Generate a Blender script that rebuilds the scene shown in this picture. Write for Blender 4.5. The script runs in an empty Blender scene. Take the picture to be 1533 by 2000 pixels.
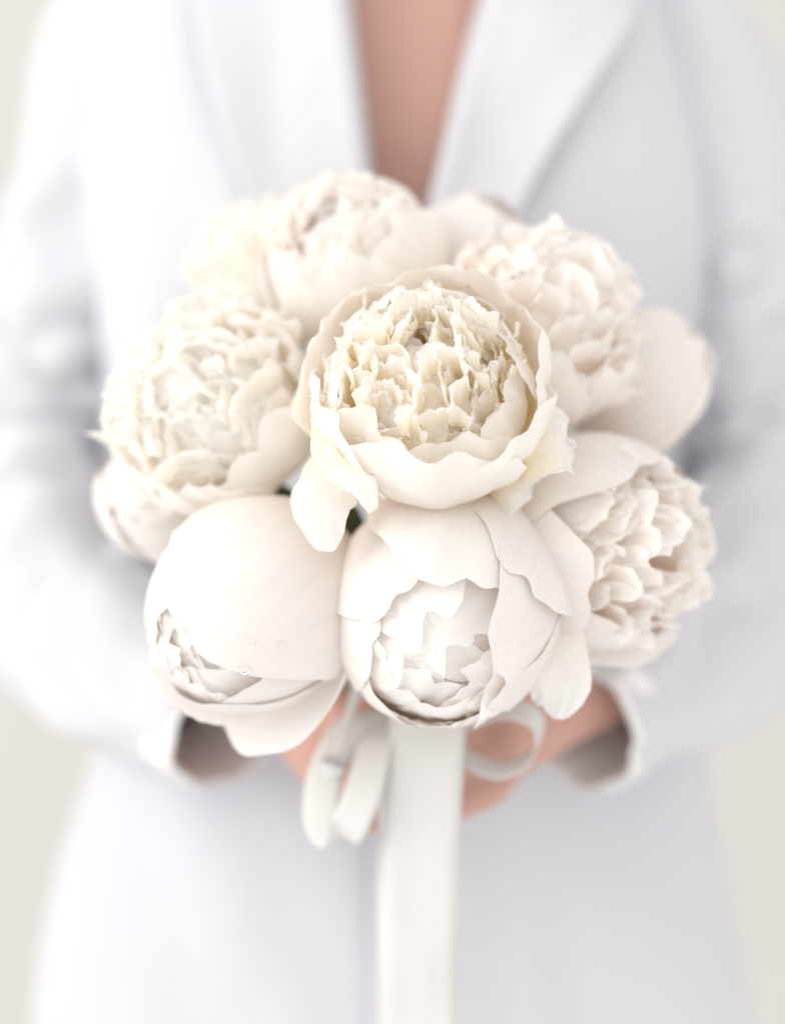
import bpy, bmesh, math, random
from mathutils import Vector, Quaternion, Matrix, noise

sc = bpy.context.scene
R_ = math.radians
# ------------------------------------------------------------------ camera
CAM = Vector((0.0, -0.85, 1.05))
FPX = 3576.0                                   # focal length in photo pixels (photo 1533 wide)
cd = bpy.data.cameras.new('camera'); cam = bpy.data.objects.new('camera', cd)
sc.collection.objects.link(cam); sc.camera = cam
cam.location = CAM; cam.rotation_euler = (R_(90), 0, 0)
cd.sensor_fit = 'HORIZONTAL'; cd.sensor_width = 24.0
cd.lens = 24.0 * FPX / 1533.0
cd.clip_start = 0.02; cd.clip_end = 50
cd.dof.use_dof = True; cd.dof.focus_distance = 0.845; cd.dof.aperture_fstop = 1.4
def P(px, py, y):                              # photo pixel + distance along the view -> world point
    d = y - CAM.y
    return Vector(((px - 766.5) * d / FPX, y, CAM.z - (py - 1000) * d / FPX))
# ------------------------------------------------------------------ light
w = bpy.data.worlds.new('World'); sc.world = w; w.use_nodes = True
bg = w.node_tree.nodes['Background']
bg.inputs[0].default_value = (1.0, 0.985, 0.968, 1); bg.inputs[1].default_value = 0.88
def area(name, loc, target, sx, sy, power, col):
    ld = bpy.data.lights.new(name, 'AREA'); ld.shape = 'RECTANGLE'; ld.size = sx; ld.size_y = sy
    ld.energy = power; ld.color = col
    o = bpy.data.objects.new(name, ld); sc.collection.objects.link(o); o.location = loc
    o.rotation_euler = (Vector(target) - Vector(loc)).to_track_quat('-Z', 'Y').to_euler()
    return o
area('window_light', (-1.75, -0.80, 1.70), (0, 0.10, 1.05), 1.5, 1.7, 20, (1.0, 0.985, 0.965))
vs = sc.view_settings
vs.view_transform = 'Standard'; vs.look = 'None'; vs.gamma = 1; vs.exposure = 0.36
try: vs.use_curve_mapping = False
except Exception: pass
sc.cycles.use_denoising = True
sc.cycles.max_bounces = 32; sc.cycles.diffuse_bounces = 24; sc.cycles.transmission_bounces = 24
sc.cycles.transparent_max_bounces = 12
# ------------------------------------------------------------------ materials
def nmat(name):
    m = bpy.data.materials.new(name); m.use_nodes = True
    nt = m.node_tree; b = nt.nodes['Principled BSDF']
    return m, nt, b
def lk(nt, a, b): nt.links.new(a, b)
def petal_mat(name, tip, base, trans=0.2, base_at=0.5, vein=0.985):
    m, nt, b = nmat(name); N = nt.nodes
    out = N['Material Output']
    uv = N.new('ShaderNodeTexCoord'); sep = N.new('ShaderNodeSeparateXYZ'); lk(nt, uv.outputs['UV'], sep.inputs[0])
    cr = N.new('ShaderNodeValToRGB'); cr.color_ramp.elements[0].position = 0.12; cr.color_ramp.elements[1].position = base_at + 0.2
    cr.color_ramp.elements[0].color = (*base, 1); cr.color_ramp.elements[1].color = (*tip, 1)
    lk(nt, sep.outputs[1], cr.inputs[0])
    # soft mottling and veins running along the petal
    mp = N.new('ShaderNodeMapping'); mp.inputs['Scale'].default_value = (16, 1.6, 1); lk(nt, uv.outputs['UV'], mp.inputs[0])
    n1 = N.new('ShaderNodeTexNoise'); n1.inputs['Scale'].default_value = 1.6; n1.inputs['Detail'].default_value = 2; lk(nt, mp.outputs[0], n1.inputs['Vector'])
    n2 = N.new('ShaderNodeTexNoise'); n2.inputs['Scale'].default_value = 70; n2.inputs['Detail'].default_value = 3; lk(nt, uv.outputs['Object'], n2.inputs['Vector'])
    mr = N.new('ShaderNodeMapRange'); mr.inputs[1].default_value = 0.3; mr.inputs[2].default_value = 0.75
    mr.inputs[3].default_value = vein; mr.inputs[4].default_value = 1.0; lk(nt, n1.outputs[0], mr.inputs[0])
    mx = N.new('ShaderNodeMix'); mx.data_type = 'RGBA'; mx.blend_type = 'MULTIPLY'; mx.inputs[0].default_value = 1
    lk(nt, cr.outputs[0], mx.inputs[6]); lk(nt, mr.outputs[0], mx.inputs[7])
    ad = N.new('ShaderNodeMath'); ad.operation = 'MULTIPLY_ADD'; ad.inputs[1].default_value = 0.45
    lk(nt, n1.outputs[0], ad.inputs[2]); lk(nt, n2.outputs[0], ad.inputs[0])
    bp = N.new('ShaderNodeBump'); bp.inputs['Strength'].default_value = 0.5; bp.inputs['Distance'].default_value = 0.00017
    lk(nt, ad.outputs[0], bp.inputs['Height'])
    lk(nt, mx.outputs[2], b.inputs['Base Color']); lk(nt, bp.outputs[0], b.inputs['Normal'])
    b.inputs['Roughness'].default_value = 0.6; b.inputs['Specular IOR Level'].default_value = 0.14
    tr = N.new('ShaderNodeBsdfTranslucent'); lk(nt, mx.outputs[2], tr.inputs[0]); lk(nt, bp.outputs[0], tr.inputs['Normal'])
    ms = N.new('ShaderNodeMixShader'); ms.inputs[0].default_value = trans
    lk(nt, b.outputs[0], ms.inputs[1]); lk(nt, tr.outputs[0], ms.inputs[2]); lk(nt, ms.outputs[0], out.inputs[0])
    return m
M_CREAM = petal_mat('petal_cream', (0.998, 0.982, 0.960), (0.997, 0.920, 0.70), trans=0.45)
M_BLUSH = petal_mat('petal_blush', (0.998, 0.981, 0.965), (0.997, 0.930, 0.85), trans=0.4)
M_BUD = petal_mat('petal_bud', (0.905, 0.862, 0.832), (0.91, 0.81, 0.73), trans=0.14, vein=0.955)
M_CUP = petal_mat('petal_cup', (0.970, 0.942, 0.908), (0.98, 0.895, 0.72), trans=0.3, vein=0.97)
M_WHITE = petal_mat('petal_white', (0.998, 0.988, 0.972), (0.997, 0.955, 0.87), trans=0.45)
def simple_mat(name, col, rough=0.6, bump=None, sss=0, vary=0.06, spec=0.3, trans=0.0):
    m, nt, b = nmat(name); N = nt.nodes
    tc = N.new('ShaderNodeTexCoord'); n = N.new('ShaderNodeTexNoise'); n.inputs['Scale'].default_value = 9; n.inputs['Detail'].default_value = 5
    lk(nt, tc.outputs['Object'], n.inputs['Vector'])
    cr = N.new('ShaderNodeValToRGB'); cr.color_ramp.elements[0].position = 0.3; cr.color_ramp.elements[1].position = 0.7
    cr.color_ramp.elements[0].color = (*[c * (1 - vary) for c in col], 1); cr.color_ramp.elements[1].color = (*col, 1)
    lk(nt, n.outputs[0], cr.inputs[0]); lk(nt, cr.outputs[0], b.inputs['Base Color'])
    b.inputs['Roughness'].default_value = rough; b.inputs['Specular IOR Level'].default_value = spec
    if sss:
        b.inputs['Subsurface Weight'].default_value = sss; b.inputs['Subsurface Radius'].default_value = (1, 0.35, 0.2)
        b.inputs['Subsurface Scale'].default_value = 0.012
    if bump:
        n2 = N.new('ShaderNodeTexNoise'); n2.inputs['Scale'].default_value = bump[0]; n2.inputs['Detail'].default_value = 3
        lk(nt, tc.outputs['Object'], n2.inputs['Vector'])
        bp = N.new('ShaderNodeBump'); bp.inputs['Strength'].default_value = bump[1]; bp.inputs['Distance'].default_value = 0.00012
        lk(nt, n2.outputs[0], bp.inputs['Height']); lk(nt, bp.outputs[0], b.inputs['Normal'])
    if trans:
        tr = N.new('ShaderNodeBsdfTranslucent'); lk(nt, cr.outputs[0], tr.inputs[0])
        ms = N.new('ShaderNodeMixShader'); ms.inputs[0].default_value = trans
        lk(nt, b.outputs[0], ms.inputs[1]); lk(nt, tr.outputs[0], ms.inputs[2]); lk(nt, ms.outputs[0], N['Material Output'].inputs[0])
    return m
M_CLOTH = simple_mat('blazer_cloth', (0.66, 0.662, 0.695), 0.85, (900, 0.25), vary=0.015, spec=0.15)
M_LINING = simple_mat('sleeve_lining', (0.88, 0.87, 0.87), 0.6, vary=0.03)
M_SKIN = simple_mat('skin', (0.60, 0.356, 0.292), 0.5, (400, 0.15), sss=0.25, vary=0.07)
M_RIBBON = simple_mat('ribbon_silk', (0.80, 0.79, 0.77), 0.45, (1200, 0.15), vary=0.02, trans=0.08)
M_STEM = simple_mat('stem_green', (0.16, 0.22, 0.07), 0.5, (200, 0.3), vary=0.3)
M_LEAF = simple_mat('sepal_green', (0.42, 0.50, 0.22), 0.5, (150, 0.3), vary=0.25, trans=0.3)
M_LEAFD = simple_mat('leaf_green', (0.10, 0.13, 0.055), 0.45, (150, 0.3), vary=0.3)
M_WALL = simple_mat('wall_paint', (0.64, 0.62, 0.585), 0.9, (60, 0.15), vary=0.03)
M_BUTTON = simple_mat('button_resin', (0.82, 0.81, 0.79), 0.3, vary=0.04)
def water_mat():
    m, nt, b = nmat('water'); b.inputs['Base Color'].default_value = (1, 1, 1, 1)
    b.inputs['Transmission Weight'].default_value = 1; b.inputs['Roughness'].default_value = 0.02; b.inputs['IOR'].default_value = 1.33
    return m
M_WATER = water_mat()
# ------------------------------------------------------------------ mesh helpers
def link_mesh(name, verts, faces, mat, parent=None, uvs=None, smooth=True):
    me = bpy.data.meshes.new(name); me.from_pydata([tuple(v) for v in verts], [], faces)
    if uvs is not None:
        ul = me.uv_layers.new(name='UVMap'); li = [0] * len(me.loops); me.loops.foreach_get('vertex_index', li)
        flat = []
        for i in li: flat += uvs[i]
        ul.data.foreach_set('uv', flat)
    if smooth: me.polygons.foreach_set('use_smooth', [True] * len(me.polygons))
    me.materials.append(mat); me.update()
    o = bpy.data.objects.new(name, me); sc.collection.objects.link(o)
    if parent: o.parent = parent
    return o
def tag(o, label, cat, group=None):
    o['label'] = label; o['category'] = cat
    if group: o['group'] = group
def empty(name, loc=(0, 0, 0)):
    o = bpy.data.objects.new(name, None); sc.collection.objects.link(o); o.location = loc; o.empty_display_size = 0.02
    return o
def grid_faces(nu, nv, wrap=False):
    f = []
    for j in range(nv - 1):
        for i in range(nu if wrap else nu - 1):
            a = j * nu + i; b = j * nu + (i + 1) % nu
            f.append((a, b, b + nu, a + nu))
    return f
def sstep(a, b, x):
    t = max(0.0, min(1.0, (x - a) / (b - a))); return t * t * (3 - 2 * t)
def nz(x, y=0.0, z=0.0): return noise.noise(Vector((x, y, z)))
def lerp(a, b, t): return a + (b - a) * t
def crv(pts, t):                               # Catmull-Rom through points of any dimension
    n = len(pts) - 1; x = min(max(t, 0), 1) * n; i = min(int(x), n - 1); f = x - i
    p0 = pts[max(i - 1, 0)]; p1 = pts[i]; p2 = pts[i + 1]; p3 = pts[min(i + 2, n)]
    g = lambda a, b, c, d: 0.5 * (2 * b + (c - a) * f + (2 * a - 5 * b + 4 * c - d) * f * f + (3 * b - a - 3 * c + d) * f ** 3)
    if isinstance(p0, (int, float)): return g(p0, p1, p2, p3)
    return Vector([g(p0[k], p1[k], p2[k], p3[k]) for k in range(len(p0))])
def tube(path, radii, n=10, samples=16, flat=None):
    """rings along a smooth path; returns verts, faces with end caps"""
    V = []; F = []; up = Vector((0.13, 0.31, 0.94)).normalized()
    for j in range(samples):
        t = j / (samples - 1); c = crv(path, t); e = 1e-3
        T = (crv(path, min(1, t + e)) - crv(path, max(0, t - e))).normalized()
        A = (up - T * up.dot(T)).normalized(); B = T.cross(A); r = crv(radii, t)
        for i in range(n):
            a = 2 * math.pi * i / n
            V.append(c + A * (r * math.cos(a)) + B * (r * math.sin(a)))
    F = grid_faces(n, samples, True)
    V.append(crv(path, 0)); V.append(crv(path, 1)); k = len(V)
    for i in range(n):
        F.append((k - 2, (i + 1) % n, i)); b = (samples - 1) * n; F.append((k - 1, b + i, b + (i + 1) % n))
    return V, F
# ------------------------------------------------------------------ petals
def cap(rng, R, phi, th_b, th_t, wid, egg=1.0, lay=0.0, flare=0.0, fp=3.0, tilt=0.0, curl=0.0, ruf=0.0, rf=3.0,
        tip=0.3, notch=0.05, taper=0.1, nu=17, nv=15, lean=0.0):
    """a broad petal hugging an egg of radius R; angles in degrees from the flower axis"""
    th_b, th_t, wid = R_(th_b), R_(th_t), R_(wid)
    s = rng.uniform(0, 500); V = []; U = []
    for j in range(nv):
        v = j / (nv - 1)
        for i in range(nu):
            u = -1 + 2 * i / (nu - 1)
            L = 1 - tip * abs(u) ** 2.3 + notch * (nz(u * rf, s) + 0.5 * nz(u * rf * 2.7, s + 9))
            L -= notch * 1.1 * math.exp(-((u - 0.5 * nz(s, 3.3)) / 0.17) ** 2)
            vv = v * (1 + (L - 1) * v)
            th = th_b + (th_t - th_b) * vv
            w_ = wid * (0.38 + 0.62 * sstep(0, 0.6, vv)) * (1 - 0.10 * sstep(0.6, 1, vv))
            w_ *= 1 + notch * 0.8 * nz(v * 4, s + 20 + (u > 0)) * u * u
            om = u * w_ + lean * vv
            d = Vector((math.sin(th) * math.cos(phi), math.sin(th) * math.sin(phi), math.cos(th)))
            e = Vector((-math.sin(phi), math.cos(phi), 0))
            q = d * math.cos(om) + e * math.sin(om)
            ef = max(abs(u) ** 3, vv ** 3)
            rr = R + lay + tilt * u + curl * ef
            rr += ruf * (0.25 + 0.75 * ef) * (nz(u * rf * 1.1, v * rf * 0.6, s) + 0.55 * nz(u * rf * 2.6, v * rf * 1.5, s + 4))
            k = 1 - taper * q.z
            p = Vector((q.x * rr * k, q.y * rr * k, q.z * rr * egg))
            er = Vector((math.cos(phi), math.sin(phi), 0))
            p += er * (flare * vv ** fp)
            V.append(p); U.append((u * 0.5 + 0.5 + s, vv))
    return V, grid_faces(nu, nv), U
def strap(rng, pts, W, side, cup=0.3, ruf=0.003, rf=3.0, tip=0.22, notch=0.10, base=0.3, nu=11, nv=12, twist=0.0, fold=0.0, curl=0.0):
    """a free petal that follows a 3-D centre line"""
    s = rng.uniform(0, 500); V = []; U = []
    for j in range(nv):
        v = j / (nv - 1)
        for i in range(nu):
            u = -1 + 2 * i / (nu - 1)
            L = 1 - tip * abs(u) ** 2.4 + notch * (nz(u * rf, s) + 0.6 * nz(u * rf * 2.9, s + 7))
            L -= notch * 1.4 * math.exp(-((u - 0.6 * nz(s, 1.7)) / 0.2) ** 2)
            L = min(L - 0.5 * notch, 1.0)
            vv = max(0.0, v * L)
            c = crv(pts, vv); e = 0.01
            T = (crv(pts, min(1, vv + e)) - crv(pts, max(0, vv - e))).normalized()
            S = (side - T * side.dot(T)).normalized(); Nn = T.cross(S)
            if twist:
                q = Quaternion(T, twist * vv); S = q @ S; Nn = q @ Nn
            w_ = W * (base + (1 - base) * sstep(0, 0.62, vv)) * (1 - 0.16 * sstep(0.65, 1, vv))
            w_ *= 1 + 0.14 * nz(v * 5, s + (11 if u > 0 else 31)) * abs(u)
            ef = 0.15 + 0.85 * max(abs(u) ** 2, vv ** 2)
            h = cup * w_ * (u * u) + fold * w_ * abs(u) + ruf * ef * (nz(u * rf, vv * rf, s) + 0.7 * nz(u * rf * 2.4, vv * rf * 2, s + 5)) * 1.6
            h += curl * vv ** 4
            p = c + S * (u * w_ / (1 + 0.35 * abs(cup) * abs(u))) + Nn * h
            V.append(p); U.append((u * 0.5 + 0.5 + s, vv))
    return V, grid_faces(nu, nv), U

GRIP = P(800, 1485, 0.185)
class Flower:
    def __init__(self, px, py, y, axis, roll, label, seed, mat):
        self.rng = random.Random(seed); self.mat = mat
        self.c = P(px, py, y)
        ax = Vector(axis).normalized()
        xc = Vector((1, 0, 0)); xc = (xc - ax * xc.dot(ax)).normalized(); yc = ax.cross(xc)   # local x to the viewer's right, y up
        q = Matrix((xc, yc, ax)).transposed().to_quaternion() @ Quaternion((0, 0, 1), R_(roll))
        self.o = empty('peony', self.c); self.o.rotation_mode = 'QUATERNION'; self.o.rotation_quaternion = q
        tag(self.o, label, 'peony', 'white peonies in the bouquet')
        self.inv = Matrix.LocRotScale(self.c, q, None).inverted(); self.ax = ax; self.q = q
    def petal(self, mesh, name='petal', mat=None):
        V, F, U = mesh
        return link_mesh(name, V, F, mat or self.mat, self.o, U)
    def loc(self, p): return self.inv @ Vector(p)
    def dirloc(self, d): return self.q.inverted() @ Vector(d)
    def stem(self, R, egg=1.0, end=None):
        b = self.c - self.ax * (R * egg * 0.9)
        g = GRIP + Vector((self.rng.uniform(-.011, .011), self.rng.uniform(-.008, .008), self.rng.uniform(-.004, .004)))
        dn = Vector((0, 0.10, -0.75)).normalized()
        e = g + dn * (0.075 + self.rng.uniform(-.012, .008)) + (g - GRIP) * 0.2 + Vector((.006, 0, 0))
        path = [self.loc(p) for p in (b + self.ax * 0.004, b - self.ax * 0.012, lerp(b - self.ax * 0.03, g, 0.55), g, e)]
        V, F = tube(path, [0.0038, 0.0036, 0.0034, 0.0034, 0.0034], 8, 24)
        link_mesh('stem', V, F, M_STEM, self.o)
        for k in range(4):                      # green sepals clasping the base
            a = self.rng.uniform(0, 6.28)
            self.petal(cap(self.rng, R * 1.02, a, 176, 138 - self.rng.uniform(0, 14), 22, egg=egg, lay=0.001, tip=0.5, notch=0.03, nu=7, nv=7), 'sepal', M_LEAF)
    # ---- the closed and half-closed heads
    def bud(self, R, guards, egg=1.08, ruf=0.0026, taper=0.1, th_b=172, hi=1.0, mouth=18, mouth_r=(0.985, 0.70), reach=(26, -22), mwid=(24, 46), mruf=0.0046, swing=24):
        """guards: (screen angle, reach towards the axis in degrees, half width in degrees[, lift, flare])"""
        g = self.rng; nu, nv = int(21 * hi), int(19 * hi)
        for k, gd in enumerate(guards):
            phi, th_t, wd = gd[:3]; lay = gd[3] if len(gd) > 3 else 0.0; fl = gd[4] if len(gd) > 4 else 0.0
            self.petal(cap(g, R, R_(phi), th_b, th_t, wd, egg=egg, lay=lay + 0.0006 * k, tilt=0.0018 * g.choice((-1, 1)), curl=-0.0010, ruf=ruf, rf=1.7,
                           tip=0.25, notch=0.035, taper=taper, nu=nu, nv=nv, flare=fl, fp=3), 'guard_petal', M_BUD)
        for k in range(mouth):                  # crumpled inner petals closing the mouth, deeper ones reach further across
            f = (k + 0.5) / mouth; phi = k * 2.399963 + g.uniform(-.4, .4)
            V, F, U = (cap(g, R * lerp(mouth_r[0], mouth_r[1], f), phi, 140, lerp(reach[0], reach[1], f) + g.uniform(-8, 8), g.uniform(*mwid), egg=egg * lerp(1, 1.12, f),
                           tilt=0.004 * g.uniform(-1, 1), curl=0.002 * g.uniform(-1, 1.2), ruf=mruf, rf=2.3, tip=0.22, notch=0.07, taper=taper, nu=19, nv=18, lean=g.uniform(-.25, .25)))
            a_ = g.uniform(0, 6.28); qq = Quaternion((math.cos(a_), math.sin(a_), 0), R_(swing * g.uniform(.2, 1) * f))
            self.petal(([qq @ v for v in V], F, U))
    def core(self, R, egg, n=9):                # tight petals at the heart of an open bloom
        g = self.rng
        for k in range(n):
            V, F, U = cap(g, R * g.uniform(.9, 1.05), k * 2.4, 150, g.uniform(-20, 30), g.uniform(30, 48), egg=egg, tilt=.004 * g.uniform(-1, 1), ruf=.005, rf=2.2, notch=.07, nu=15, nv=14)
            a_ = g.uniform(0, 6.28); qq = Quaternion((math.cos(a_), math.sin(a_), 0), R_(g.uniform(0, 25)))
            self.petal(([qq @ v for v in V], F, U))
    def ruffle(self, R, egg, th0, th1, k, n, W, incurve=0.3, ruf=0.004, jitter=0.1, root_r=0.25, cup=0.5, zr=-0.25, rf=2.6, tw=0.7, nu=11, nv=12):
        g = self.rng
        th = R_(th0 + (th1 - th0) * math.sqrt((k + 0.5) / n)) ; phi = k * 2.399963 + g.uniform(-.3, .3)
        rr = R * (1 + g.uniform(-jitter, jitter * 0.7))
        d = Vector((math.sin(th) * math.cos(phi), math.sin(th) * math.sin(phi), math.cos(th) * egg))
        er = Vector((math.cos(phi), math.sin(phi), 0))
        root = er * (R * root_r * math.sin(th)) + Vector((0, 0, R * zr))
        tipp = d * rr
        mid = lerp(root, tipp, 0.55) + er * (R * 0.14)
        last = tipp + (d.normalized().lerp(Vector((0, 0, 1)), 0.35) * 0.45 - er * incurve) * (R * 0.22)
        side = Vector((-math.sin(phi), math.cos(phi), 0)); side = Quaternion(er.lerp(Vector((0, 0, 1)), 0.6).normalized(), g.uniform(-tw, tw)) @ side
        self.petal(strap(g, [root, mid, tipp, last], min(W * g.uniform(0.7, 1.95), 0.021), side, cup=g.uniform(0.1, cup) * (-1 if g.random() < 0.8 else 1), ruf=ruf * 0.42, rf=rf * 0.8, tip=0.34,
                         notch=0.05, twist=g.uniform(-.35, .35), nu=nu, nv=nv))
# ------------------------------------------------------------------ the wall behind
wl = link_mesh('wall', [(-4, 1.55, -0.6), (4, 1.55, -0.6), (4, 1.55, 3.4), (-4, 1.55, 3.4)], [(0, 1, 2, 3)], M_WALL, smooth=False); wl['kind'] = 'structure'
# ------------------------------------------------------------------ the person
person = empty('person', (0, 0.40, 0.5))
tag(person, 'person in a white blazer holding the peony bouquet in both hands', 'person')
PO = Vector((0, 0.40, 0.5))
NEXP = 2.35
def torso(z):                                  # half width, half depth, centre y of the blazer
    zs = [0.50, 0.60, 0.70, 0.80, 0.90, 1.00, 1.10, 1.20, 1.30, 1.40, 1.50]
    a = [.262, .256, .246, .232, .214, .203, .200, .203, .205, .190, .120]
    b = [.150, .146, .140, .132, .124, .120, .124, .132, .128, .105, .070]
    y = [.425, .42, .415, .41, .405, .40, .40, .40, .405, .415, .43]
    t = (z - zs[0]) / (zs[-1] - zs[0])
    return crv(a, t), crv(b, t), crv(y, t)
def fold_noise(x, z):
    return 0.018 * nz(x * 13 + z * 5, z * 3.0, 1.3) + 0.0035 * nz(x * 30, z * 7, 8.1)
def tsurf(th, z, off=0.0):                      # th: 0 front centre, + viewer's right
    a, b, yc = torso(z); k = 2 / NEXP
    sx = math.copysign(abs(math.sin(th)) ** k, math.sin(th)); cy = math.copysign(abs(math.cos(th)) ** k, math.cos(th))
    o = off + fold_noise(sx * a, z) * sstep(0, .04, abs(sx))
    return Vector((sx * (a + o), yc - cy * (b + o), z))
def th_of_x(x, z):
    a, _, _ = torso(z); return math.copysign(math.asin(min(1, abs(x) / a) ** (NEXP / 2)), x)
def v_left(z):  return lerp(-0.005, -0.028, (z - 1.17) / 0.196) if z > 1.17 else lerp(0.012, -0.005, sstep(1.05, 1.17, z))
def v_right(z): return lerp(0.004, 0.056, (z - 1.155) / 0.211) if z > 1.155 else lerp(-0.012, 0.004, sstep(1.09, 1.155, z))
blazer = empty('blazer', (0, 0, 0)); blazer.parent = person
blazer['label'] = 'white blazer with wide lapels and loose sleeves'
def W2P(V): return [v - PO for v in V]
def solid(o, t, off=-1):
    md = o.modifiers.new('thickness', 'SOLIDIFY'); md.thickness = t; md.offset = off; return o
ZT, ZB = 1.47, 0.52
for sgn in (-1, 1):
    nu, nv = 34, 96; V = []
    for j in range(nv):
        z = lerp(ZB, ZT, j / (nv - 1)); xe = v_left(z) if sgn < 0 else v_right(z)
        t0 = th_of_x(xe, z); t1 = sgn * (math.pi / 2 + 0.12)
        for i in range(nu):
            f = i / (nu - 1); th = lerp(t0, t1, f)
            off = 0.0 if sgn < 0 else 0.010 * math.exp(-abs(f) * 5)
            V.append(tsurf(th, z, off))
    solid(link_mesh('front_panel', W2P(V), grid_faces(nu, nv), M_CLOTH, blazer), 0.003, 0)
V = []; nu, nv = 40, 60
for j in range(nv):
    z = lerp(ZB, ZT, j / (nv - 1))
    for i in range(nu): V.append(tsurf(lerp(math.pi / 2 + 0.1, 3 * math.pi / 2 - 0.1, i / (nu - 1)), z, -0.002))
solid(link_mesh('back_panel', W2P(V), grid_faces(nu, nv), M_CLOTH, blazer), 0.003, 0)
# lapels: cloth folded back from the neckline, standing a little proud of the front panels
for sgn in (-1, 1):
    nu, nv = 18, 50; V = []
    for j in range(nv):
        f = j / (nv - 1); z0 = lerp(1.12, 1.475, f)
        for i in range(nu):
            g_ = i / (nu - 1)
            if sgn > 0:
                xo = crv([0.022, 0.060, 0.103, 0.142, 0.128], f * 1.0); z = z0 - 0.0 * g_
                xi = v_right(z0) - 0.002
            else:
                xo = crv([-0.020, -0.066, -0.100, -0.122, -0.122], f); z = z0
                xi = v_left(z0) + 0.002
            x = lerp(xi, xo, g_)
            roll = 0.010 * math.exp(-g_ * 9) * math.sin(min(1, g_ * 8 + 0.15) * math.pi * 0.5)
            off = 0.006 + roll + 0.010 * g_ ** 2 * sstep(0, .25, f) + 0.003 * nz(g_ * 2.2, f * 4, 3.3 * sgn)
            if i == 0: off = 0.001
            V.append(tsurf(th_of_x(x, z), z, off))
    solid(link_mesh('lapel', W2P(V), grid_faces(nu, nv), M_CLOTH, blazer), 0.004, 0)
    # collar above the notch
    V = []; nu, nv = 12, 14
    for j in range(nv):
        f = j / (nv - 1); z = lerp(1.392, 1.475, f)
        for i in range(nu):
            g_ = i / (nu - 1); x = sgn * lerp(0.070, 0.118 - 0.02 * f, g_)
            V.append(tsurf(th_of_x(x, z), z, 0.017 + 0.004 * g_))
    solid(link_mesh('collar', W2P(V), grid_faces(nu, nv), M_CLOTH, blazer), 0.004, 0)
# sleeves
def sleeve(path, radii, seed, n=44, samples=110):
    V = []; UP = Vector((0.2, -0.9, 0.4))
    for j in range(samples):
        t = j / (samples - 1); c = crv(path, t); e = 2e-3
        T = (crv(path, min(1, t + e)) - crv(path, max(0, t - e))).normalized()
        A = (UP - T * UP.dot(T)).normalized(); B = T.cross(A); r = crv(radii, t)
        wr = sstep(0.25, 0.45, t) * (1 - 0.6 * sstep(0.85, 1, t))
        for i in range(n):
            a = 2 * math.pi * i / n; ca, sa = math.cos(a), math.sin(a)
            dn = 0.018 * wr * (abs(nz(ca * 1.3 + t * 5, sa * 1.3 + t * 2, t * 15 + seed)) * 1.6 - 0.3) + 0.009 * nz(ca * 1.5, sa * 1.5, t * 5 + seed + 3)
            rr = r + dn
            V.append(c + A * (rr * ca) + B * (rr * sa))
    return V, grid_faces(n, samples, True)
LS = [Vector((-0.130, .425, 1.425)), Vector((-.168, .415, 1.37)), Vector((-.196, .41, 1.27)), Vector((-.238, .40, 1.165)), Vector((-.252, .372, 1.068)),
      Vector((-.186, .300, .972)), Vector((-.094, .215, .931))]
RS = [Vector((0.135, .415, 1.40)), Vector((.190, .405, 1.345)), Vector((.226, .40, 1.25)), Vector((.250, .385, 1.15)), Vector((.258, .355, 1.062)),
      Vector((.198, .290, .972)), Vector((.108, .212, .926))]
SR = [.055, .068, .064, .060, .060, .057, .043]
for path, sd in ((LS, 2.0), (RS, 41.0)):
    V, F = sleeve(path, SR, sd); s_ = solid(link_mesh('sleeve', W2P(V), F, M_CLOTH, blazer), 0.003, 0)
    # turned hem of the cuff and the lining inside
    n = 44; c = path[-1]; T = (path[-1] - crv(path, 0.97)).normalized()
    ring = V[-n:]; Vh = []
    for k, (al, ro) in enumerate(((-0.022, 1.045), (-0.010, 1.055), (0.0015, 1.045), (0.0035, 1.01), (0.0015, 0.965), (-0.012, 0.955), (-0.03, 0.95), (-0.06, 0.93))):
        for p in ring: Vh.append(c + (p - c) * ro + T * al)
    link_mesh('cuff', W2P(Vh), grid_faces(n, 8, True), M_LINING, s_)
# jacket button (behind the flowers)
def disc(c, nrm, r, t, name, mat, parent):
    q = Vector((0, 0, 1)).rotation_difference(nrm); V = []
    for zz, rr in ((0, r), (t * .6, r), (t, r * .85), (t * .75, r * .6), (t * .75, 0.0005)):
        for i in range(20):
            a = 2 * math.pi * i / 20; V.append(c + q @ Vector((rr * math.cos(a), rr * math.sin(a), zz)))
    return link_mesh(name, W2P(V), grid_faces(20, 5, True), mat, parent)
for zb in (1.085, 0.985):
    disc(tsurf(th_of_x(0.0, zb), zb, 0.006), Vector((0, -1, 0)), 0.010, 0.004, 'button', M_BUTTON, blazer)
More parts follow.
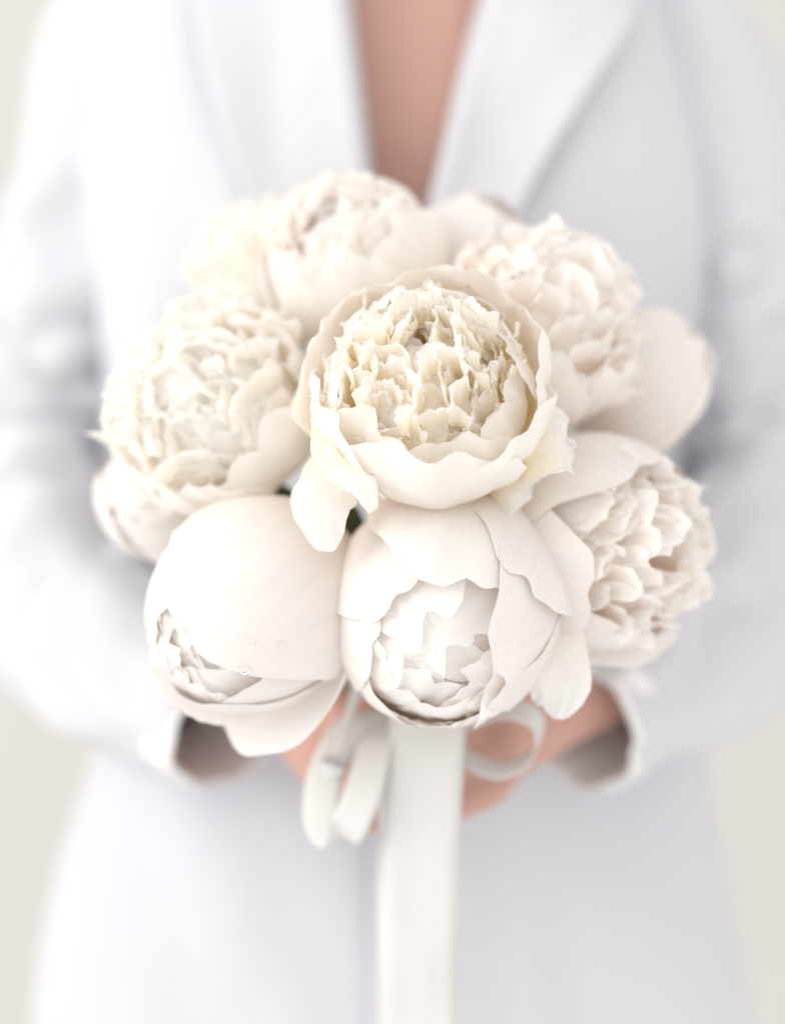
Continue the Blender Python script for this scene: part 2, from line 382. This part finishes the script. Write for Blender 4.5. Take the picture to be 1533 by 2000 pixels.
# the body itself: one continuous skin (torso, neck, arms, hands with five fingers)
def body():
    bm = bmesh.new()
    def add(VF):
        vs_ = [bm.verts.new(v) for v in VF[0]]
        for f in VF[1]:
            try: bm.faces.new([vs_[i] for i in f])
            except ValueError: pass
    V = []; n = 32; zs = [0.5 + 0.03 * k for k in range(32)] + [1.46, 1.485, 1.51, 1.54, 1.57]
    for z in zs:
        if z < 1.45:
            a, b, yc = torso(z); a -= 0.022; b -= 0.016
            if z < 1.2: a -= 0.03 * math.exp(-((z - 1.05) / .1) ** 2); b -= 0.012
            a = min(a, 0.185)
        else:
            k = sstep(1.44, 1.51, z); a = lerp(.15, .052, k); b = lerp(.082, .055, k); yc = .425
        for i in range(n):
            t = 2 * math.pi * i / n; cx = math.copysign(abs(math.sin(t)) ** .87, math.sin(t)); cy = math.copysign(abs(math.cos(t)) ** .87, math.cos(t))
            dimple = 0.006 * math.exp(-(cx * a / .02) ** 2) * sstep(1.1, 1.25, z) if cy > 0 else 0
            V.append(Vector((cx * a, yc - cy * b + dimple, z)))
    F = grid_faces(n, len(zs), True); V.append(Vector((0, .42, .5))); V.append(Vector((0, .425, 1.58)))
    for i in range(n):
        F.append((len(V) - 2, (i + 1) % n, i)); o_ = (len(zs) - 1) * n; F.append((len(V) - 1, o_ + i, o_ + (i + 1) % n))
    add((V, F))
    for sg, path in ((-1, LS), (1, RS)):
        wrist = P(560, 1368, .205) if sg < 0 else P(1085, 1385, .195)
        palm = P(662, 1468, .176) if sg < 0 else P(962, 1445, .172)
        add(tube(list(path[:5]) + [path[5] + Vector((0, 0, .012)), wrist], [.05, .050, .044, .040, .037, .029, .023], 14, 44))
        add(tube([lerp(path[5] + Vector((0, 0, .012)), wrist, .7), wrist, lerp(wrist, palm, .5), palm, palm + (palm - wrist) * .22], [.024, .0230, .025, .026, .019], 14, 20))
        # knuckles in a row; the fingers close round the stems
        dirn = (palm - wrist).normalized()
        row = Vector((-sg * -0.25, -0.35, -1.0)).normalized()
        row = (row - dirn * row.dot(dirn)).normalized()
        for k in range(4):
            kn = palm + dirn * 0.018 + row * ((k - 1.6) * 0.0160) + Vector((0, -0.012, 0))
            ln = [0.9, 1.0, 0.95, 0.78][k]
            c1 = Vector((sg * 0.014, GRIP.y - 0.047 - (0.010 if sg > 0 else 0), lerp(kn.z, GRIP.z + 0.016 - k * 0.014, .6)))
            c2 = Vector((-sg * 0.018 * ln, GRIP.y - 0.043 - (0.010 if sg > 0 else 0), c1.z - 0.004))
            c3 = Vector((-sg * 0.032 * ln, GRIP.y - 0.022, c2.z - 0.003))
            add(tube([palm + row * ((k - 1.6) * 0.011), kn, c1, c2, c3], [.0105, .0100, .0090, .0082, .0062], 10, 26))
        tb = lerp(wrist, palm, .55)
        add(tube([tb, tb + Vector((-sg * .010, -.022, .020)), Vector((sg * .022, GRIP.y - .030, GRIP.z + .028)), Vector((-sg * .004, GRIP.y - .034, GRIP.z + .040))], [.013, .0125, .0105, .0075], 10, 22))
    me = bpy.data.meshes.new('body'); bm.to_mesh(me); bm.free()
    o = bpy.data.objects.new('body_raw', me); sc.collection.objects.link(o)
    md = o.modifiers.new('r', 'REMESH'); md.mode = 'VOXEL'; md.voxel_size = 0.0035
    sm = o.modifiers.new('s', 'SMOOTH'); sm.iterations = 5; sm.factor = 0.5
    dg = bpy.context.evaluated_depsgraph_get(); ev = o.evaluated_get(dg)
    m2 = bpy.data.meshes.new_from_object(ev); bpy.data.objects.remove(o)
    m2.transform(Matrix.Translation(-PO)); m2.polygons.foreach_set('use_smooth', [True] * len(m2.polygons))
    m2.materials.clear(); m2.materials.append(M_SKIN); m2.name = 'body'
    b_ = bpy.data.objects.new('body', m2); sc.collection.objects.link(b_); b_.parent = person
body()
# ------------------------------------------------------------------ the peonies
# the wide-open one in the middle
f = Flower(835, 768, 0.030, (-0.10, -0.90, 0.42), 0, 'widest open creamy peony at the middle of the bouquet, its cupped petals full of ruffles', 11, M_CREAM)
R = 0.0535; g = f.rng
for phi, th_t, wd, fl, fp in ((95, 50, 50, .004, 3), (150, 56, 44, .006, 3), (205, 50, 46, .004, 3), (262, 47, 56, .002, 3), (318, 55, 46, .012, 3), (5, 50, 46, .010, 3), (50, 54, 46, .006, 3)):
    f.petal(cap(g, R, R_(phi), 172, th_t, wd, egg=0.86, lay=0.0006 * g.randint(0, 6), tilt=0.0024, flare=fl, fp=fp, curl=0.0005, ruf=0.0060, rf=2.2, tip=0.2, notch=0.05,
                taper=-0.04, nu=25, nv=23), 'guard_petal', M_CUP)
for k in range(7):
    phi = (k + .5) * 2 * math.pi / 7 + g.uniform(-.15, .15)
    f.petal(cap(g, R * .92, phi, 165, 46 + g.uniform(-8, 8), 38, egg=0.86, tilt=0.003 * g.choice((-1, 1)), flare=0.002, ruf=0.005, rf=2.2, tip=0.2, notch=0.06, taper=-0.04, nu=21, nv=19))
f.core(R * .72, 0.92, 12)
for k in range(46):
    f.ruffle(R * .89, 0.80, 38, 64, k, 46, 0.0098, incurve=0.12, ruf=0.0062, jitter=.18, root_r=.62, tw=.6, cup=.38, nu=17, nv=17)
for k in range(52):
    f.ruffle(R * .93, 1.0, 2, 42, k, 52, 0.0082, incurve=0.05, ruf=0.0066, jitter=.19, root_r=.4, tw=1.1, cup=.38, nu=17, nv=17)
# loose outer petals that hang over the buds below
def loose(f, pix, W, cam_side, **kw):
    pts = [f.loc(P(*p)) for p in pix]
    return f.petal(strap(f.rng, pts, W, f.dirloc(cam_side), nu=17, nv=22, **kw), 'outer_petal')
loose(f, [(690, 820, .060), (645, 900, .014), (618, 985, .004), (640, 1082, .006)], 0.0180, (1, -.25, -.2), cup=-0.35, fold=-.25, ruf=.0025, tip=.36, notch=.02, base=.75)
loose(f, [(640, 800, .030), (648, 870, .000), (690, 940, -.008), (728, 1006, -.004)], 0.0100, (.9, -.1, -.5), cup=-.5, fold=-.3, ruf=.002, tip=.36, notch=.025, base=.7)
loose(f, [(940, 880, .060), (990, 925, .036), (1025, 950, .028), (1045, 965, .030)], 0.020, (-.5, -.1, -.8), cup=.3, ruf=.003, tip=.2, notch=.07, base=.8)
loose(f, [(860, 700, .070), (868, 610, .055), (865, 555, .050), (862, 520, .052)], 0.020, (1, 0, 0), cup=.25, ruf=.005, tip=.25, notch=.06, base=.6)
loose(f, [(985, 870, .050), (1050, 850, .020), (1085, 838, .014), (1112, 828, .017)], 0.0235, (0, -.2, -1), cup=.2, ruf=.004, tip=.25, notch=.05, base=.8)
f.stem(R, .86)
# the open lacy one lit from the window
f = Flower(418, 798, 0.092, (-0.32, -0.88, 0.30), 0, 'fully ruffled ivory peony with lacy petal edges, resting on the closed bud with water drops', 23, M_WHITE)
R = 0.0505; g = f.rng; f.core(R * .84, .90, 14)
for k in range(8):
    phi = k * 2 * math.pi / 8 + g.uniform(-.15, .15)
    f.petal(cap(g, R, phi, 172, 55 + g.uniform(-8, 8), 42, egg=0.86, lay=0.0006 * k, tilt=0.0028, flare=0.002 + .006 * g.random(), ruf=0.005, rf=2.2, tip=0.2, notch=0.06, taper=-0.02, nu=21, nv=19), 'guard_petal')
for k in range(30): f.ruffle(R * 1.0, 0.84, 34, 72, k, 30, 0.0172, incurve=0.1, ruf=0.0065, jitter=.12, root_r=.6, cup=.3, rf=2.4, nu=13, nv=14)
for k in range(30): f.ruffle(R * .98, 0.92, 2, 40, k, 30, 0.0140, incurve=0.05, ruf=0.007, jitter=.14, root_r=.4, tw=1.0, cup=.35, nu=13, nv=14)
f.stem(R, .86)
# closed bud with drops
f = Flower(487, 1190, 0.058, (-0.47, -0.81, -0.36), 0, 'nearly closed smooth white peony bud carrying small water drops', 31, M_BLUSH)
f.bud(0.0485, [(210, 26, 52), (270, 30, 56, .002), (320, 34, 60, .001), (150, 24, 56, .001), (55, 14, 80, .0055)], egg=1.18, mouth=16, mouth_r=(.985, .72), reach=(26, -20), taper=.06, hi=1.1)
g = f.rng
f.petal(cap(g, 0.0485, R_(-62), 170, 58, 58, egg=1.18, lay=.0045, flare=.022, fp=2.5, ruf=.0025, rf=1.6, tip=.18, notch=.02, taper=.06, nu=23, nv=21), 'outer_petal')
f.petal(cap(g, 0.0485, R_(-118), 170, 44, 40, egg=1.18, lay=.004, flare=.006, fp=2.5, ruf=.004, rf=2.0, tip=.2, notch=.04, taper=.06, nu=21, nv=19), 'outer_petal')
for phi, th, wd, rr in ((200, 14, 30, .99), (235, 16, 32, .985), (270, 20, 34, .99), (180, 20, 28, .995), (252, 8, 30, .95), (215, 4, 30, .96)):
    f.petal(cap(g, .0485 * rr, R_(phi), 150, th, wd, egg=1.18, tilt=.002 * g.uniform(-1, 1), ruf=.0035, rf=2.2, tip=.25, notch=.06, taper=.06, nu=19, nv=18))
f.stem(0.0485, 1.18)
# half-open bud below the middle
f = Flower(862, 1195, 0.052, (-0.07, -0.92, -0.36), 0, 'half-open blush white peony bud below the open creamy one, its mouth showing crumpled petals', 45, M_BLUSH)
f.bud(0.0548, [(222, 40, 42, .001), (172, 31, 50), (318, 36, 46, .0015), (128, 38, 46), (5, 27, 58, .002), (78, 40, 48, .0025), (38, 58, 40, .0050)], egg=1.22, mouth=14, mwid=(32, 54), mouth_r=(.985, .68), reach=(34, -26),
      taper=.06, hi=1.25)
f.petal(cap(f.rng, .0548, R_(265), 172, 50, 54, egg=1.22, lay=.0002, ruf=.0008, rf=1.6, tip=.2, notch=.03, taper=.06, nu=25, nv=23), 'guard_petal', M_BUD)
for phi, th, wd, rr in ((238, 44, 34, .998), (262, 48, 34, .999), (290, 42, 34, .998), (275, 28, 30, .90), (320, 30, 30, .94), (190, 24, 32, .95), (225, 22, 30, .92)):
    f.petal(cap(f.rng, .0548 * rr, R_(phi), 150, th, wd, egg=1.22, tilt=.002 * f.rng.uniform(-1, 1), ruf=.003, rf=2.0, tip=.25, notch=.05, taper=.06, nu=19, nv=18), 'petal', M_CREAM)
loose(f, [(1030, 1180, .075), (1080, 1250, .052), (1092, 1330, .042), (1066, 1402, .044)], 0.0180, (1, -.2, .3), cup=.3, ruf=.003, tip=.3, notch=.05, base=.8)
def leaf(f, pix, W, side):
    pts = [f.loc(P(*p)) for p in pix]
    V, F, U = strap(f.rng, pts, W, f.dirloc(side), cup=.25, fold=.15, ruf=.002, tip=.75, notch=.02, base=.25, nu=9, nv=14)
    link_mesh('leaf', V, F, M_LEAFD, f.o, U)
leaf(f, [(760, 1150, .12), (700, 1080, .105), (660, 1010, .095), (610, 930, .092)], .016, (1, 0, .6))
leaf(f, [(960, 1100, .12), (985, 1030, .10), (990, 960, .095), (985, 900, .092)], .014, (1, 0, -.2))
leaf(f, [(640, 1090, .12), (580, 1020, .105), (540, 970, .100), (500, 940, .10)], .012, (.5, 0, 1))
leaf(f, [(800, 1080, .11), (830, 1000, .095), (850, 950, .088), (870, 920, .088)], .012, (1, 0, .2))
f.stem(0.0548, 1.22)
# side-on bloom on the right
f = Flower(1172, 1062, 0.085, (0.66, -0.73, -0.05), 0, 'peony turned sideways, smooth guard petals wrapped behind a spill of small ruffles', 57, M_BLUSH)
f.bud(0.0530, [(0, 60, 50), (300, 56, 52), (60, 54, 52, .001), (250, 48, 54, .0015), (110, 46, 56, .002), (195, 52, 44, .0035)], egg=1.05, mouth=8, reach=(50, 20), taper=.02, hi=1.1)
for k in range(76): f.ruffle(0.0530, 1.0, 4, 54, k, 76, 0.0066, incurve=0.15, ruf=0.005, jitter=.14, root_r=.4, tw=1.0, cup=.6)
f.petal(cap(f.rng, 0.0530, R_(-80), 168, 62, 56, egg=1.05, lay=.004, flare=.010, fp=2.5, ruf=.003, rf=2.0, tip=.2, notch=.04, taper=.02, nu=21, nv=19), 'outer_petal')
f.stem(0.053, 1.05)
# closed one behind it
f = Flower(1250, 748, 0.150, (0.55, -0.55, 0.55), 0, 'plain round closed peony bud behind the sideways one', 63, M_BLUSH)
f.bud(0.0358, [(20, 6, 60), (160, 6, 60, .0004), (270, 2, 64, .0008), (90, -4, 66, .0012), (215, -8, 66, .0016)], egg=1.12, mouth=8)
f.stem(0.037, 1.12)
# ruffled one to the upper right
f = Flower(1045, 645, 0.105, (0.42, -0.66, 0.55), 0, 'ruffled pinkish white peony leaning between the widest open one and the plain round bud', 71, M_BLUSH)
R = 0.0490; g = f.rng; f.core(R * .84, 1.0, 12)
for k in range(7):
    phi = k * 2 * math.pi / 7 + g.uniform(-.15, .15)
    f.petal(cap(g, R, phi, 172, 62 + g.uniform(-8, 8), 46, egg=0.98, lay=0.0006 * k, tilt=0.0028, flare=0.002, ruf=0.004, rf=2.2, tip=0.2, notch=0.05, taper=.0, nu=17, nv=15), 'guard_petal')
for k in range(34): f.ruffle(R, 1.0, 38, 74, k, 34, 0.0130, incurve=0.12, ruf=0.006, jitter=.12, root_r=.65, cup=.3)
for k in range(32): f.ruffle(R, 1.05, 2, 42, k, 32, 0.0115, incurve=0.05, ruf=0.006, jitter=.14, root_r=.4, tw=1.0, cup=.35)
f.stem(R, .98)
# globe at the top
f = Flower(690, 515, 0.125, (-0.26, -0.80, 0.54), 0, 'half-open globe shaped peony highest in the bouquet, against the bare chest', 83, M_BLUSH)
R = 0.0470; g = f.rng; f.core(R * .84, 1.0, 12)
for phi, th_t, wd in ((90, 52, 48), (150, 46, 46), (30, 48, 46), (205, 40, 48), (330, 38, 46), (268, 34, 52), (178, 52, 40)):
    f.petal(cap(g, R, R_(phi), 172, th_t, wd, egg=1.0, lay=.0005 * g.randint(0, 5), tilt=.002, ruf=.004, rf=2.0, tip=.22, notch=.05, taper=.04, nu=21, nv=19), 'guard_petal', M_CUP)
for k in range(9):
    f.petal(cap(g, R * (.95 if k % 2 else .91), R_(k * 40 + 12), 150, 30 + g.uniform(-8, 8), 36, egg=1.0, tilt=.002, ruf=.004, rf=2.0, tip=.25, notch=.05, nu=17, nv=16))
for k in range(26): f.ruffle(R * .98, 1.0, 4, 44, k, 26, 0.0120, incurve=.2, ruf=.005, jitter=.08, root_r=.5, tw=.7, cup=.35)
f.stem(R, 1.0)
# those behind
f = Flower(925, 525, 0.175, (0.35, -0.30, 0.85), 0, 'pale closed peony half hidden behind the globe shaped one', 91, M_CREAM)
f.bud(0.0380, [(20, 24, 56), (160, 26, 56, .001), (270, 22, 60, .001), (90, 24, 60, .002), (215, 20, 62, .002)], egg=1.05, mouth=8); f.stem(0.038, 1.05)
f = Flower(500, 525, 0.190, (-0.40, -0.45, 0.75), 0, 'pale ruffled peony tucked behind the globe and the lacy ivory one', 97, M_WHITE)
R = 0.0340; g = f.rng
for k in range(6): f.petal(cap(g, R, k * 1.047, 172, 55 + g.uniform(-8, 8), 46, egg=0.95, lay=.0006 * k, tilt=.0026, ruf=.004, nu=13, nv=13), 'guard_petal')
for k in range(32): f.ruffle(R * 1.05, 1.0, 3, 66, k, 32, 0.0095, incurve=0.2, ruf=0.005, jitter=.09, root_r=.4)
f.stem(R, .95)
f = Flower(332, 972, 0.140, (-0.72, -0.60, -0.15), 0, 'pale bud peeking out low behind the lacy ivory peony', 103, M_WHITE)
f.bud(0.0330, [(20, 6, 60), (160, 6, 60, .0004), (270, 2, 64, .0008), (90, -4, 66, .0012), (215, -8, 66, .0016)], egg=1.15, mouth=8); f.stem(0.0345, 1.15)
# ------------------------------------------------------------------ ribbon
rb = empty('ribbon', GRIP)
tag(rb, 'long off-white silk ribbon tied round the stems with two loops and hanging tails', 'ribbon')
def band(name, pts, W, sides, n=60, nu=7, cup=0.0, wav=0.0, seed=0):
    V = []
    for j in range(n):
        t = j / (n - 1); c = crv(pts, t); e = 2e-3
        T = (crv(pts, min(1, t + e)) - crv(pts, max(0, t - e))).normalized()
        s = crv(sides, t); S = (s - T * s.dot(T)).normalized(); Nn = T.cross(S)
        for i in range(nu):
            u = -1 + 2 * i / (nu - 1)
            V.append(c + S * (u * W) + Nn * (cup * W * u * u + wav * nz(t * 5, u * 1.2, seed)) - GRIP)
    o = link_mesh(name, V, grid_faces(nu, n), M_RIBBON, rb); solid(o, 0.0006, 0); return o
X = Vector((1, 0, 0)); 
band('tail', [P(835, 1395, .100), P(832, 1470, .098), P(825, 1600, .100), P(822, 1760, .102), P(820, 1900, .103), P(822, 2060, .104), P(825, 2300, .108)], 0.0198, [X, X, Vector((1, .12, 0)), Vector((1, -.1, 0))], wav=.002, seed=2)
band('tail', [P(815, 1420, .112), P(806, 1560, .113), P(806, 1760, .113), P(808, 2000, .114), P(812, 2260, .116)], 0.0185, [Vector((1, .2, 0)), Vector((1, -.15, 0)), X], wav=.002, seed=7)
Yv = Vector((0, 1, 0))
band('loop', [P(770, 1400, .118), P(735, 1450, .102), P(708, 1550, .093), P(668, 1632, .094), P(628, 1600, .106), P(640, 1500, .116), P(690, 1420, .124), P(760, 1395, .132)], 0.0098,
     [Vector((1, -.3, .1)), Vector((1, -.2, .1)), Vector((1, -.2, .2)), Vector((1, -.2, .1)), Vector((1, -.3, 0))], seed=4)
band('loop', [P(820, 1400, .125), P(900, 1410, .110), P(990, 1385, .102), P(1050, 1410, .102), P(1040, 1475, .104), P(975, 1505, .108), P(900, 1475, .115), P(830, 1430, .128)], 0.0110, [Vector((.1, 1, .35)), Vector((.3, 1, .4)), Vector((.2, 1, .3)), Vector((0, 1, .3))], seed=9)
band('wrap', [GRIP + Vector((.026 * math.sin(a), -.026 * math.cos(a), .030 - .0035 * a)) for a in [k * .5 for k in range(28)]], 0.010, [Vector((0, .1, 1))] * 2, n=120, seed=5)
V, F = tube([P(700, 1340, .112), P(676, 1410, .107), P(656, 1478, .104), P(650, 1496, .102), P(648, 1520, .106)], [.0035, .0022, .0034, .0068, .003], 10, 26)
link_mesh('knot', [v - GRIP for v in V], F, M_RIBBON, rb)
# ------------------------------------------------------------------ water drops
def drop(px, py, r, lab):
    # find the petal surface under this point of the bud
    dg = bpy.context.evaluated_depsgraph_get()
    d = (P(px, py, 0) - CAM).normalized(); ok, loc, nrm, *_ = sc.ray_cast(dg, CAM, d)
    if not ok: return
    if nrm.dot(d) > 0: nrm = -nrm
    q = Vector((0, 0, 1)).rotation_difference(nrm); V = []; n = 14
    for j in range(9):
        a = math.pi * j / 8
        for i in range(n):
            b = 2 * math.pi * i / n; V.append(q @ Vector((r * math.sin(a) * math.cos(b), r * math.sin(a) * math.sin(b), r * .62 * math.cos(a) + r * .25)))
    o = link_mesh('water_drop', V, grid_faces(n, 9, True), M_WATER); o.location = loc
    tag(o, lab, 'water drop', 'water drops on the bud')
bpy.context.view_layer.update()
drop(478, 1308, .0026, 'largest clear water drop near the petal edge of the closed bud')
drop(493, 1252, .0017, 'small clear water drop between the other two on the smooth closed bud')
drop(550, 1258, .0017, 'small clear water drop on the closed bud, on the side by the half-open one')
